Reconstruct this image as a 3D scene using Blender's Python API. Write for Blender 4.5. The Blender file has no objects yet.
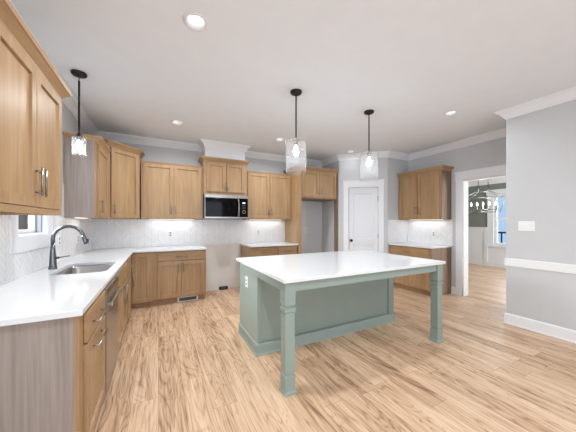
import bpy, bmesh, math, random
from mathutils import Vector, Matrix
PI = math.pi
random.seed(4)
SC = bpy.context.scene
COL = SC.collection

# ---------------------------------------------------------------- camera
cam_data = bpy.data.cameras.new('camera')
cam_data.sensor_width = 36.0
cam_data.lens = 36.0 * 253.4 / 576.0
cam_data.shift_y = 6.5 / 576.0
cam_data.clip_start = 0.02
cam = bpy.data.objects.new('camera', cam_data)
COL.objects.link(cam)
cam.location = (0, 0, 1.352)
cam.rotation_euler = (PI / 2, 0, -math.radians(27.1))
SC.camera = cam

# ---------------------------------------------------------------- view, sky, large lights
SC.view_settings.view_transform = 'Standard'
SC.view_settings.look = 'None'
SC.view_settings.gamma = 1.0
SC.view_settings.use_curve_mapping = False
SC.view_settings.exposure = -0.26
SC.cycles.caustics_reflective = False
SC.cycles.caustics_refractive = False

world = bpy.data.worlds.new('sky')
SC.world = world
world.use_nodes = True
bgn = world.node_tree.nodes['Background']
bgn.inputs['Color'].default_value = (0.50, 0.72, 1.0, 1)
bgn.inputs['Strength'].default_value = 1.1


def area(name, loc, rot, sx, sy, power, color=(1, 1, 1), shape='RECTANGLE', spread=PI):
    d = bpy.data.lights.new(name, 'AREA')
    d.shape = shape
    d.size = sx
    if shape in ('RECTANGLE', 'ELLIPSE'):
        d.size_y = sy
    d.energy = power
    d.color = color
    d.spread = spread
    o = bpy.data.objects.new(name, d)
    o.location = loc
    o.rotation_euler = rot
    COL.objects.link(o)
    return o


# daylight through added unseen rear glazing, a side window, the dining window and an added dining window
area('daylight_fill_rear', (1.0, -3.45, 1.30), (PI / 2, 0, 0), 3.9, 2.3, 122, (0.90, 0.96, 1.0))
area('daylight_side', (-1.35, -1.2, 1.35), (PI / 2, 0, -PI / 2), 2.0, 1.9, 3, (0.90, 0.96, 1.0))
area('daylight_dining', (9.45, 3.55, 1.4), (PI / 2, 0, PI / 2), 0.8, 1.5, 30, (0.90, 0.96, 1.0))
area('daylight_fill_dining', (7.3, -0.65, 1.5), (PI / 2, 0, 0), 1.5, 1.5, 210, (0.95, 0.98, 1.0))  # fill lamp outside the added dining window
area('daylight_sink', (-2.6, 3.02, 2.3), (PI / 2 - 0.45, 0, -PI / 2), 1.5, 1.5, 420, (0.90, 0.96, 1.0))
CAN_POWER = 23.0
UNDER_POWER = 0.30

# ---------------------------------------------------------------- materials
def srgb(r, g, b):
    def f(c):
        c /= 255.0
        return c / 12.92 if c <= 0.04045 else ((c + 0.055) / 1.055) ** 2.4
    return (f(r), f(g), f(b), 1)


def new_mat(name):
    m = bpy.data.materials.new(name)
    m.use_nodes = True
    nt = m.node_tree
    return m, nt, nt.nodes['Principled BSDF']


def node(nt, kind, **kw):
    n = nt.nodes.new(kind)
    for k, v in kw.items():
        if k.startswith('i_'):
            n.inputs[k[2:].replace('_', ' ')].default_value = v
        else:
            setattr(n, k, v)
    return n


def link(nt, a, ao, b, bi):
    nt.links.new(a.outputs[ao], b.inputs[bi])


def plain(name, col, rough=0.5, metal=0.0, var=0.03, scale=6.0, bump=0.0, spec=0.5, coat=0.0):
    """a painted / metal surface with slight procedural variation"""
    m, nt, p = new_mat(name)
    tc = node(nt, 'ShaderNodeTexCoord')
    nz = node(nt, 'ShaderNodeTexNoise', i_Scale=scale, i_Detail=4.0)
    link(nt, tc, 'Object', nz, 'Vector')
    rp = node(nt, 'ShaderNodeValToRGB')
    a = [max(0, c * (1 - var)) for c in col[:3]] + [1]
    b = [min(1, c * (1 + var)) for c in col[:3]] + [1]
    rp.color_ramp.elements[0].position = 0.3
    rp.color_ramp.elements[0].color = a
    rp.color_ramp.elements[1].position = 0.7
    rp.color_ramp.elements[1].color = b
    link(nt, nz, 'Fac', rp, 'Fac')
    link(nt, rp, 'Color', p, 'Base Color')
    p.inputs['Roughness'].default_value = rough
    p.inputs['Metallic'].default_value = metal
    p.inputs['Specular IOR Level'].default_value = spec
    p.inputs['Coat Weight'].default_value = coat
    if bump:
        n2 = node(nt, 'ShaderNodeTexNoise', i_Scale=220.0, i_Detail=2.0)
        link(nt, tc, 'Object', n2, 'Vector')
        bp = node(nt, 'ShaderNodeBump', i_Strength=bump, i_Distance=0.002)
        link(nt, n2, 'Fac', bp, 'Height')
        link(nt, bp, 'Normal', p, 'Normal')
    return m


def wood(name, dark, mid, light, axis='Z', rough=0.38, grain=1.0):
    """clear-coated cabinet wood, grain running along one axis of the piece"""
    m, nt, p = new_mat(name)
    tc = node(nt, 'ShaderNodeTexCoord')
    mp = node(nt, 'ShaderNodeMapping')
    s = {'Z': (9, 9, 0.7), 'X': (0.7, 9, 9), 'Y': (9, 0.7, 9)}[axis]
    mp.inputs['Scale'].default_value = s
    link(nt, tc, 'Object', mp, 'Vector')
    n1 = node(nt, 'ShaderNodeTexNoise', i_Scale=1.0, i_Detail=5.0, i_Roughness=0.6, i_Distortion=1.2)
    link(nt, mp, 'Vector', n1, 'Vector')
    mp2 = node(nt, 'ShaderNodeMapping')
    s2 = {'Z': (70, 70, 2.2), 'X': (2.2, 70, 70), 'Y': (70, 2.2, 70)}[axis]
    mp2.inputs['Scale'].default_value = s2
    link(nt, tc, 'Object', mp2, 'Vector')
    n2 = node(nt, 'ShaderNodeTexNoise', i_Scale=1.0, i_Detail=3.0)
    link(nt, mp2, 'Vector', n2, 'Vector')
    mx = node(nt, 'ShaderNodeMath', operation='MULTIPLY_ADD')
    mx.inputs[1].default_value = 0.35 * grain
    link(nt, n2, 'Fac', mx, 0)
    ml = node(nt, 'ShaderNodeMath', operation='MULTIPLY')
    ml.inputs[1].default_value = 0.65
    link(nt, n1, 'Fac', ml, 0)
    link(nt, ml, 'Value', mx, 2)
    rp = node(nt, 'ShaderNodeValToRGB')
    e = rp.color_ramp.elements
    e[0].position = 0.30; e[0].color = dark
    e[1].position = 0.68; e[1].color = light
    k = e.new(0.47); k.color = mid
    link(nt, mx, 'Value', rp, 'Fac')
    link(nt, rp, 'Color', p, 'Base Color')
    p.inputs['Roughness'].default_value = rough
    p.inputs['Specular IOR Level'].default_value = 0.4
    return m


def emissive(name, col, strength):
    m, nt, p = new_mat(name)
    p.inputs['Base Color'].default_value = col
    p.inputs['Emission Color'].default_value = col
    p.inputs['Emission Strength'].default_value = strength
    return m


def clear_glass(name, haze=0.0, tint=(1, 1, 1, 1), gloss=0.7):
    """thin glass: mostly see-through, fresnel mirror, optional seeded bubbles"""
    m, nt, p = new_mat(name)
    out = nt.nodes['Material Output']
    tr = node(nt, 'ShaderNodeBsdfTransparent')
    tr.inputs['Color'].default_value = tint
    gl = node(nt, 'ShaderNodeBsdfGlossy')
    gl.inputs['Roughness'].default_value = 0.03
    lw = node(nt, 'ShaderNodeLayerWeight', i_Blend=0.5)
    pw = node(nt, 'ShaderNodeMath', operation='POWER')
    pw.inputs[1].default_value = 4.0
    link(nt, lw, 'Facing', pw, 0)
    ma = node(nt, 'ShaderNodeMath', operation='MULTIPLY_ADD')
    ma.inputs[1].default_value = gloss
    ma.inputs[2].default_value = 0.02
    link(nt, pw, 'Value', ma, 0)
    mix = node(nt, 'ShaderNodeMixShader')
    link(nt, ma, 'Value', mix, 'Fac')
    nt.links.new(tr.outputs[0], mix.inputs[1])
    nt.links.new(gl.outputs[0], mix.inputs[2])
    if haze:
        df = node(nt, 'ShaderNodeBsdfTranslucent')
        df.inputs['Color'].default_value = (0.95, 0.96, 1, 1)
        tc = node(nt, 'ShaderNodeTexCoord')
        nz = node(nt, 'ShaderNodeTexNoise', i_Scale=110.0, i_Detail=2.0)
        link(nt, tc, 'Object', nz, 'Vector')
        mr = node(nt, 'ShaderNodeMapRange')
        mr.inputs[1].default_value = 0.45; mr.inputs[2].default_value = 0.75
        mr.inputs[3].default_value = haze * 0.2; mr.inputs[4].default_value = haze * 2.2
        link(nt, nz, 'Fac', mr, 0)
        m2 = node(nt, 'ShaderNodeMixShader')
        nt.links.new(mr.outputs[0], m2.inputs[0])
        nt.links.new(mix.outputs[0], m2.inputs[1])
        nt.links.new(df.outputs[0], m2.inputs[2])
        nt.links.new(m2.outputs[0], out.inputs['Surface'])
    else:
        nt.links.new(mix.outputs[0], out.inputs['Surface'])
    return m


def floor_material():
    m, nt, p = new_mat('oak_plank_floor')
    tc = node(nt, 'ShaderNodeTexCoord')
    sp = node(nt, 'ShaderNodeSeparateXYZ')
    link(nt, tc, 'Object', sp, 'Vector')

    def math_(op, a, b=None, c=None):
        n = node(nt, 'ShaderNodeMath', operation=op)
        for i, v in enumerate((a, b, c)):
            if v is None:
                continue
            if isinstance(v, (int, float)):
                n.inputs[i].default_value = v
            else:
                nt.links.new(v, n.inputs[i])
        return n.outputs[0]
    X, Y = sp.outputs['X'], sp.outputs['Y']
    u = math_('DIVIDE', X, 0.178)
    ix = math_('FLOOR', u)
    fx = math_('SUBTRACT', u, ix)
    wn = node(nt, 'ShaderNodeTexWhiteNoise', noise_dimensions='1D')
    nt.links.new(ix, wn.inputs['W'])
    v = math_('ADD', math_('DIVIDE', Y, 1.22), math_('MULTIPLY', wn.outputs['Value'], 7.3))
    iy = math_('FLOOR', v)
    fy = math_('SUBTRACT', v, iy)
    cv = node(nt, 'ShaderNodeCombineXYZ')
    nt.links.new(ix, cv.inputs[0]); nt.links.new(iy, cv.inputs[1])
    pn = node(nt, 'ShaderNodeTexWhiteNoise', noise_dimensions='2D')
    link(nt, cv, 'Vector', pn, 'Vector')
    tone = pn.outputs['Value']
    off = math_('MULTIPLY', tone, 37.0)
    # long streaky grain, shifted per plank
    g = node(nt, 'ShaderNodeCombineXYZ')
    nt.links.new(math_('MULTIPLY', X, 13.0), g.inputs[0])
    nt.links.new(math_('MULTIPLY', Y, 1.15), g.inputs[1])
    nt.links.new(off, g.inputs[2])
    n1 = node(nt, 'ShaderNodeTexNoise', i_Scale=1.0, i_Detail=6.0, i_Roughness=0.62, i_Distortion=1.3)
    link(nt, g, 'Vector', n1, 'Vector')
    g2 = node(nt, 'ShaderNodeCombineXYZ')
    nt.links.new(math_('MULTIPLY', X, 95.0), g2.inputs[0])
    nt.links.new(math_('MULTIPLY', Y, 3.0), g2.inputs[1])
    nt.links.new(off, g2.inputs[2])
    n2 = node(nt, 'ShaderNodeTexNoise', i_Scale=1.0, i_Detail=2.0)
    link(nt, g2, 'Vector', n2, 'Vector')
    # cathedral figure: bent wave lines
    g3 = node(nt, 'ShaderNodeCombineXYZ')
    nt.links.new(math_('MULTIPLY', X, 5.0), g3.inputs[0])
    nt.links.new(math_('MULTIPLY', Y, 0.75), g3.inputs[1])
    nt.links.new(off, g3.inputs[2])
    n3 = node(nt, 'ShaderNodeTexNoise', i_Scale=1.0, i_Detail=2.0, i_Distortion=0.6)
    link(nt, g3, 'Vector', n3, 'Vector')
    ring = math_('ABSOLUTE', math_('SINE', math_('MULTIPLY', n3.outputs['Fac'], 62.0)))
    vein = math_('POWER', math_('SUBTRACT', 1.0, ring), 2.2)
    val = math_('ADD', math_('MULTIPLY', n1.outputs['Fac'], 0.52), math_('MULTIPLY', n2.outputs['Fac'], 0.30))
    val = math_('SUBTRACT', val, math_('MULTIPLY', vein, 0.105))
    val = math_('ADD', val, math_('MULTIPLY', math_('SUBTRACT', tone, 0.5), 0.10))
    val = math_('ADD', val, 0.085)
    rp = node(nt, 'ShaderNodeValToRGB')
    e = rp.color_ramp.elements
    e[0].position = 0.26; e[0].color = FLOOR_COLS[0]
    e[1].position = 0.66; e[1].color = FLOOR_COLS[4]
    for pos, c in ((0.355, FLOOR_COLS[1]), (0.44, FLOOR_COLS[2]), (0.52, FLOOR_COLS[3])):
        k = e.new(pos); k.color = c
    nt.links.new(val, rp.inputs['Fac'])
    # knots
    kv = node(nt, 'ShaderNodeCombineXYZ')
    nt.links.new(math_('MULTIPLY', X, 3.2), kv.inputs[0])
    nt.links.new(math_('MULTIPLY', Y, 1.5), kv.inputs[1])
    vo = node(nt, 'ShaderNodeTexVoronoi', i_Scale=1.0)
    wob = node(nt, 'ShaderNodeMixRGB', blend_type='ADD')
    wob.inputs[0].default_value = 0.12
    link(nt, kv, 'Vector', wob, 1)
    nk = node(nt, 'ShaderNodeTexNoise', i_Scale=9.0)
    link(nt, tc, 'Object', nk, 'Vector')
    link(nt, nk, 'Color', wob, 2)
    link(nt, wob, 'Color', vo, 'Vector')
    km = node(nt, 'ShaderNodeMapRange')
    km.inputs[1].default_value = 0.03; km.inputs[2].default_value = 0.15
    km.inputs[3].default_value = 0.65; km.inputs[4].default_value = 0.0
    link(nt, vo, 'Distance', km, 0)
    keep = math_('GREATER_THAN', n3.outputs['Fac'], 0.47)
    kf = math_('MULTIPLY', km.outputs[0], keep)
    mk = node(nt, 'ShaderNodeMixRGB')
    nt.links.new(kf, mk.inputs[0])
    link(nt, rp, 'Color', mk, 1)
    mk.inputs[2].default_value = srgb(112, 74, 52)
    # joints
    ex = math_('MINIMUM', fx, math_('SUBTRACT', 1.0, fx))
    ey = math_('MINIMUM', fy, math_('SUBTRACT', 1.0, fy))
    jx = math_('LESS_THAN', ex, 0.008)
    jy = math_('LESS_THAN', ey, 0.0014)
    j = math_('MULTIPLY', math_('MAXIMUM', jx, jy), 0.45)
    mj = node(nt, 'ShaderNodeMixRGB')
    nt.links.new(j, mj.inputs[0])
    link(nt, mk, 'Color', mj, 1)
    mj.inputs[2].default_value = srgb(105, 72, 50)
    link(nt, mj, 'Color', p, 'Base Color')
    p.inputs['Roughness'].default_value = 0.42
    p.inputs['Specular IOR Level'].default_value = 0.38
    bp = node(nt, 'ShaderNodeBump', i_Strength=0.12, i_Distance=0.002)
    nt.links.new(val, bp.inputs['Height'])
    link(nt, bp, 'Normal', p, 'Normal')
    return m


def tile_material(name, axis):
    """white glossy chevron tile with pale grey grout; axis = the horizontal axis of the wall"""
    m, nt, p = new_mat(name)
    tc = node(nt, 'ShaderNodeTexCoord')
    sp = node(nt, 'ShaderNodeSeparateXYZ')
    link(nt, tc, 'Object', sp, 'Vector')

    def math_(op, a, b=None):
        n = node(nt, 'ShaderNodeMath', operation=op)
        for i, v in enumerate((a, b)):
            if v is None:
                continue
            if isinstance(v, (int, float)):
                n.inputs[i].default_value = v
            else:
                nt.links.new(v, n.inputs[i])
        return n.outputs[0]
    H, Z = sp.outputs[axis], sp.outputs['Z']
    w = 0.11
    u = math_('DIVIDE', H, w)
    iu = math_('FLOOR', u)
    fu = math_('SUBTRACT', u, iu)
    zig = math_('PINGPONG', H, w)
    t = math_('DIVIDE', math_('ADD', Z, zig), 0.058)
    it = math_('FLOOR', t)
    ft = math_('SUBTRACT', t, it)
    e1 = math_('LESS_THAN', math_('MINIMUM', fu, math_('SUBTRACT', 1.0, fu)), 0.018)
    e2 = math_('LESS_THAN', math_('MINIMUM', ft, math_('SUBTRACT', 1.0, ft)), 0.045)
    gr = math_('MAXIMUM', e1, e2)
    cv = node(nt, 'ShaderNodeCombineXYZ')
    nt.links.new(iu, cv.inputs[0]); nt.links.new(it, cv.inputs[1])
    wn = node(nt, 'ShaderNodeTexWhiteNoise', noise_dimensions='2D')
    link(nt, cv, 'Vector', wn, 'Vector')
    rp = node(nt, 'ShaderNodeValToRGB')
    rp.color_ramp.elements[0].color = srgb(234, 234, 236)
    rp.color_ramp.elements[1].color = srgb(242, 242, 243)
    link(nt, wn, 'Value', rp, 'Fac')
    mx = node(nt, 'ShaderNodeMixRGB')
    nt.links.new(gr, mx.inputs[0])
    link(nt, rp, 'Color', mx, 1)
    mx.inputs[2].default_value = srgb(216, 216, 218)
    link(nt, mx, 'Color', p, 'Base Color')
    p.inputs['Roughness'].default_value = 0.22
    bp = node(nt, 'ShaderNodeBump', i_Strength=0.25, i_Distance=0.002)
    bp.invert = True
    nt.links.new(gr, bp.inputs['Height'])
    link(nt, bp, 'Normal', p, 'Normal')
    return m


def brick_material():
    m, nt, p = new_mat('brown_brick')
    tc = node(nt, 'ShaderNodeTexCoord')
    mp = node(nt, 'ShaderNodeMapping')
    mp.inputs['Rotation'].default_value = (PI / 2, 0, PI / 2)
    link(nt, tc, 'Object', mp, 'Vector')
    br = node(nt, 'ShaderNodeTexBrick', i_Scale=4.0)
    br.inputs['Color1'].default_value = srgb(122, 70, 40)
    br.inputs['Color2'].default_value = srgb(84, 46, 28)
    br.inputs['Mortar'].default_value = srgb(128, 96, 72)
    link(nt, mp, 'Vector', br, 'Vector')
    link(nt, br, 'Color', p, 'Base Color')
    p.inputs['Roughness'].default_value = 0.9
    return m


FLOOR_COLS = [srgb(128, 92, 70), srgb(170, 134, 105), srgb(200, 165, 133), srgb(216, 184, 153), srgb(229, 202, 174)]
M = {}
M['wall'] = plain('wall_paint_grey', srgb(206, 207, 209), 0.85, var=0.012, spec=0.2)
M['ceil'] = plain('ceiling_paint', srgb(235, 239, 244), 0.9, var=0.01, spec=0.2)
M['trim'] = plain('white_trim_paint', srgb(238, 239, 242), 0.45, var=0.008)
M['door_w'] = plain('white_door_paint', srgb(232, 234, 238), 0.4, var=0.008)
M['green'] = plain('olive_grey_paint', srgb(128, 134, 124), 0.8, var=0.02)
M['drywall'] = plain('bare_wallboard', srgb(226, 222, 219), 0.9, var=0.03, scale=3)
M['floor'] = floor_material()
M['wood'] = wood('honey_maple', srgb(148, 116, 84), srgb(166, 133, 98), srgb(180, 148, 112))
M['wood_h'] = wood('honey_maple_horizontal', srgb(148, 116, 84), srgb(166, 133, 98), srgb(180, 148, 112), 'X')
M['panel'] = wood('greyed_maple_veneer', srgb(122, 111, 105), srgb(144, 131, 124), srgb(162, 150, 142), 'Z', 0.5, 1.3)
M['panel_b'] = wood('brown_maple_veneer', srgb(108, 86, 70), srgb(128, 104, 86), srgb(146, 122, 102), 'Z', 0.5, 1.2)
M['sage'] = plain('sage_paint', srgb(144, 158, 151), 0.42, var=0.02)
M['quartz'] = plain('white_quartz', srgb(228, 229, 231), 0.10, var=0.012, scale=14, spec=0.55)
M['steel'] = plain('brushed_steel', srgb(176, 172, 168), 0.28, 1.0, var=0.05, scale=30)
M['steel_d'] = plain('dark_stainless', srgb(120, 116, 112), 0.25, 1.0, var=0.06, scale=30)
M['nickel'] = plain('brushed_nickel', srgb(150, 146, 142), 0.3, 1.0, var=0.04, scale=30)
M['slate'] = plain('spot_resist_steel', srgb(112, 114, 118), 0.24, 1.0, var=0.05, scale=30)
M['bronze'] = plain('oil_rubbed_bronze', srgb(22, 20, 19), 0.5, 0.15, var=0.1)
M['black'] = plain('black_plastic', srgb(16, 16, 18), 0.35, var=0.1)
M['blackglass'] = plain('black_oven_glass', srgb(10, 11, 13), 0.05, var=0.1, spec=0.12)
M['plate'] = plain('white_plastic', srgb(240, 240, 240), 0.35, var=0.005)
M['slot'] = plain('outlet_slot_grey', srgb(150, 150, 152), 0.5)
M['glass'] = clear_glass('window_glass', gloss=0.1)
M['seeded'] = clear_glass('seeded_glass', 0.085)
M['lens'] = emissive('led_lens', (1, 0.99, 0.97, 1), 3.0)
M['lens_off'] = emissive('led_lens_dim', (1, 0.99, 0.97, 1), 1.0)
M['bulb'] = emissive('frosted_bulb', (1, 0.98, 0.96, 1), 8.0)
M['bar'] = emissive('led_strip', (1, 0.97, 0.92, 1), 2.0)
M['tile_x'] = tile_material('chevron_tile_back', 'X')
M['tile_y'] = tile_material('chevron_tile_side', 'Y')
M['brick'] = brick_material()
M['dark'] = plain('unlit_void', srgb(30, 30, 30), 0.9)
M['leaf'] = plain('dark_leaf', srgb(52, 74, 44), 0.7, var=0.35, scale=20)
M['rail_out'] = plain('porch_rail_paint', srgb(48, 56, 72), 0.5)
M['slots'] = plain('dark_grey_finish', srgb(82, 82, 84), 0.6)  # dark grey of the vent grille, appliance bodies and keypad

# ---------------------------------------------------------------- mesh helpers
def box(bm, x0, x1, y0, y1, z0, z1):
    v = [bm.verts.new((x, y, z)) for z in (z0, z1) for y in (y0, y1) for x in (x0, x1)]
    for f in ((0, 2, 3, 1), (4, 5, 7, 6), (0, 1, 5, 4), (2, 6, 7, 3), (0, 4, 6, 2), (1, 3, 7, 5)):
        bm.faces.new([v[i] for i in f])
    return v


def bbox(bm, x0, x1, y0, y1, z0, z1, bev=0.003, seg=1):
    t = bmesh.new()
    box(t, x0, x1, y0, y1, z0, z1)
    bmesh.ops.bevel(t, geom=t.edges[:], offset=bev, segments=seg, affect='EDGES', profile=0.7)
    merge(bm, t)


def merge(bm, t):
    me = bpy.data.meshes.new('t')
    t.to_mesh(me)
    t.free()
    bm.from_mesh(me)
    bpy.data.meshes.remove(me)


def tube(bm, pts, r, n=10, caps=True):
    pts = [Vector(p) for p in pts]
    rs = r if isinstance(r, (list, tuple)) else [r] * len(pts)
    rings = []
    ref = None
    for i, p in enumerate(pts):
        a = pts[max(i - 1, 0)]
        b = pts[min(i + 1, len(pts) - 1)]
        d = (b - a).normalized()
        if ref is None:
            ref = d.orthogonal().normalized()
        ref = (ref - d * ref.dot(d)).normalized()
        s = d.cross(ref)
        rings.append([bm.verts.new(p + (ref * math.cos(2 * PI * k / n) + s * math.sin(2 * PI * k / n)) * rs[i]) for k in range(n)])
    for a, b in zip(rings, rings[1:]):
        for k in range(n):
            f = bm.faces.new((a[k], a[(k + 1) % n], b[(k + 1) % n], b[k]))
            f.smooth = True
    if caps:
        bm.faces.new(rings[0][::-1])
        bm.faces.new(rings[-1])


def lathe(bm, prof, c, n=24, cap0=True, cap1=True, smooth=True):
    """prof: list of (radius, z)"""
    rings = []
    for r, z in prof:
        rings.append([bm.verts.new((c[0] + r * math.cos(2 * PI * k / n), c[1] + r * math.sin(2 * PI * k / n), c[2] + z)) for k in range(n)])
    for a, b in zip(rings, rings[1:]):
        for k in range(n):
            f = bm.faces.new((a[k], a[(k + 1) % n], b[(k + 1) % n], b[k]))
            f.smooth = smooth
    if cap0:
        bm.faces.new(rings[0][::-1])
    if cap1:
        bm.faces.new(rings[-1])


def square_stack(bm, prof, cx, cy):
    """prof: list of (half width, z): a square post"""
    rings = []
    for h, z in prof:
        rings.append([bm.verts.new((cx + sx * h, cy + sy * h, z)) for sx, sy in ((-1, -1), (1, -1), (1, 1), (-1, 1))])
    for a, b in zip(rings, rings[1:]):
        for k in range(4):
            bm.faces.new((a[k], a[(k + 1) % 4], b[(k + 1) % 4], b[k]))
    bm.faces.new(rings[0][::-1])
    bm.faces.new(rings[-1])


def sweep(bm, path, prof, z0=0.0, closed=False):
    """sweep a profile [(out, z)] along an XY path; 'out' is to the right of the travel direction"""
    n = len(path)
    P = [Vector((p[0], p[1])) for p in path]
    rings = []
    for i in range(n):
        dirs = []
        if i > 0 or closed:
            dirs.append((P[i] - P[i - 1]).normalized())
        if i < n - 1 or closed:
            dirs.append((P[(i + 1) % n] - P[i]).normalized())
        ns = [Vector((d.y, -d.x)) for d in dirs]
        if len(ns) == 2:
            m = (ns[0] + ns[1]).normalized()
            m = m / max(0.25, m.dot(ns[0]))
        else:
            m = ns[0]
        rings.append([bm.verts.new((P[i].x + m.x * o, P[i].y + m.y * o, z0 + z)) for o, z in prof])
    k = len(prof)
    idx = list(zip(range(n), list(range(1, n)) + ([0] if closed else [])))
    for a, b in idx:
        for j in range(k):
            bm.faces.new((rings[a][j], rings[b][j], rings[b][(j + 1) % k], rings[a][(j + 1) % k]))
    if not closed:
        bm.faces.new(rings[0])
        bm.faces.new(rings[-1][::-1])


def slab(bm, outline, holes, z0, z1):
    """flat plate with holes"""
    edges = []
    for loop in [outline] + holes:
        vs = [bm.verts.new((x, y, z1)) for x, y in loop]
        edges += [bm.edges.new((vs[i], vs[(i + 1) % len(vs)])) for i in range(len(vs))]
    r = bmesh.ops.triangle_fill(bm, use_beauty=True, use_dissolve=False, edges=edges)
    faces = [g for g in r['geom'] if isinstance(g, bmesh.types.BMFace)]
    e = bmesh.ops.extrude_face_region(bm, geom=faces)
    for g in e['geom']:
        if isinstance(g, bmesh.types.BMVert):
            g.co.z = z0
    bmesh.ops.recalc_face_normals(bm, faces=bm.faces[:])


def rrect(x0, x1, y0, y1, r, n=5):
    pts = []
    for cx, cy, a0 in ((x1 - r, y1 - r, 0), (x0 + r, y1 - r, 90), (x0 + r, y0 + r, 180), (x1 - r, y0 + r, 270)):
        for k in range(n + 1):
            a = math.radians(a0 + 90.0 * k / n)
            pts.append((cx + r * math.cos(a), cy + r * math.sin(a)))
    return pts


def shaker(bm, x0, x1, z0, z1, y=0.0, th=0.02, stile=0.058, rec=0.014):
    """a recessed-panel door in one connected mesh, face at y, facing -y"""
    def ring(ins, yy):
        return [bm.verts.new(c) for c in ((x0 + ins, yy, z0 + ins), (x1 - ins, yy, z0 + ins), (x1 - ins, yy, z1 - ins), (x0 + ins, yy, z1 - ins))]
    rs = [ring(0.0, y + th), ring(0.0, y + 0.002), ring(0.002, y), ring(stile, y), ring(stile + 0.003, y + rec)]
    bm.faces.new(rs[0])
    for a, b in zip(rs, rs[1:]):
        for k in range(4):
            bm.faces.new((a[k], a[(k + 1) % 4], b[(k + 1) % 4], b[k]))
    bm.faces.new(rs[-1])


def obj(name, bm, m, parent=None, recalc=True):
    if recalc:
        bmesh.ops.recalc_face_normals(bm, faces=bm.faces[:])
    me = bpy.data.meshes.new(name)
    bm.to_mesh(me)
    bm.free()
    me.materials.append(M[m] if isinstance(m, str) else m)
    o = bpy.data.objects.new(name, me)
    COL.objects.link(o)
    if parent is not None:
        o.parent = parent
    return o


def part(name, m, parent, *boxes, bev=0.0):
    bm = bmesh.new()
    for b in boxes:
        bbox(bm, *b, bev=bev) if bev else box(bm, *b)
    return obj(name, bm, m, parent)


def tag(o, label, cat, group=None):
    o['label'] = label
    o['category'] = cat
    if group:
        o['group'] = group
    return o


def thing(name, label, cat, loc=(0, 0, 0), rz=0.0, group=None):
    o = bpy.data.objects.new(name, None)
    o.empty_display_size = 0.05
    COL.objects.link(o)
    o.location = loc
    o.rotation_euler = (0, 0, rz)
    return tag(o, label, cat, group)


def struct(name, bm, m, parent=None):
    o = obj(name, bm, m, parent)
    if parent is None:
        o['kind'] = 'structure'
    return o


def sbox(name, m, *boxes):
    bm = bmesh.new()
    for b in boxes:
        box(bm, *b)
    return struct(name, bm, m)


def dup(root, loc, rz=None, label=None, group=None):
    r = root.copy()
    COL.objects.link(r)
    r.location = loc
    if rz is not None:
        r.rotation_euler = (0, 0, rz)
    if label:
        r['label'] = label
    if group:
        r['group'] = group
    for ch in list(root.children):
        c = ch.copy()
        COL.objects.link(c)
        c.parent = r
        for g in list(ch.children):
            d = g.copy()
            COL.objects.link(d)
            d.parent = c
    return r


# ---------------------------------------------------------------- room shell
XL, YB, XR, XN, YJ = -0.98, 5.19, 4.98, 4.17, 1.70      # left wall, back wall, right wall, near right wall, its end
ZC = 2.85
XD = 9.2                                                 # far dining wall
YR = -3.2                                                # rear wall
A = Vector((3.60, 4.53)); B = Vector((4.334, 3.83))      # pantry wall, seen at a slant
bm = bmesh.new(); box(bm, XL - 0.15, XD + 0.2, YR - 0.15, 6.0, -0.06, 0.0)
struct('floor', bm, 'floor')

CANS = [(0.251, 1.999), (3.564, 2.07), (0.249, 4.137), (1.947, 4.141), (3.619, 4.154)]
CANS_FILL = [(0.25, -0.1), (1.95, -0.1), (3.55, -0.1), (1.9, -1.9)]  # unseen fill lamps behind the camera, added to brighten the room
def circ(x, y, r, n=24):
    return [(x + r * math.cos(2 * PI * k / n), y + r * math.sin(2 * PI * k / n)) for k in range(n)]
bm = bmesh.new()
slab(bm, [(XL - 0.15, YR - 0.15), (XD + 0.2, YR - 0.15), (XD + 0.2, 6.0), (XL - 0.15, 6.0)],
     [circ(x, y, 0.072) for x, y in CANS + CANS_FILL], ZC, ZC + 0.12)
struct('ceiling', bm, 'ceil')

# left wall with the sink window (y 2.68-3.29) and a living-room window behind the camera
WY0, WY1, WZ0, WZ1 = 2.68, 3.29, 1.237, 2.25
sbox('wall_left', 'wall',
     (XL - 0.122, XL, YR - 0.15, -2.2, 0, ZC), (XL - 0.122, XL, -2.2, -0.2, 0, 0.4), (XL - 0.122, XL, -2.2, -0.2, 2.3, ZC),
     (XL - 0.122, XL, -0.2, WY0, 0, ZC), (XL - 0.122, XL, WY0, WY1, 0, WZ0), (XL - 0.122, XL, WY0, WY1, WZ1, ZC),
     (XL - 0.122, XL, WY1, YB + 0.15, 0, ZC))
sbox('wall_back', 'wall', (XL, A.x + 0.15, YB, YB + 0.15, 0, ZC))
sbox('wall_alcove', 'wall', (A.x, A.x + 0.12, A.y + 0.002, YB, 0, ZC))
sbox('wall_return', 'wall', (B.x + 0.002, XR + 0.14, B.y, B.y + 0.12, 0, ZC))
# right wall with the cased opening (y 1.80-2.68, head 2.125)
OY0, OY1, OZ = 1.80, 2.68, 2.125
sbox('wall_right', 'wall', (XR, XR + 0.14, OY1, B.y, 0, ZC), (XR, XR + 0.14, OY0, OY1, OZ, ZC), (XR, XR + 0.14, YJ, OY0, 0, ZC))
sbox('wall_near_right', 'wall', (XN, XR + 0.14, YR - 0.15, YJ, 0, ZC))
sbox('wall_rear', 'wall', (XL, -0.9, YR - 0.15, YR, 0, ZC), (2.9, XN, YR - 0.15, YR, 0, ZC), (-0.9, 2.9, YR - 0.15, YR, 2.45, ZC))
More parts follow.
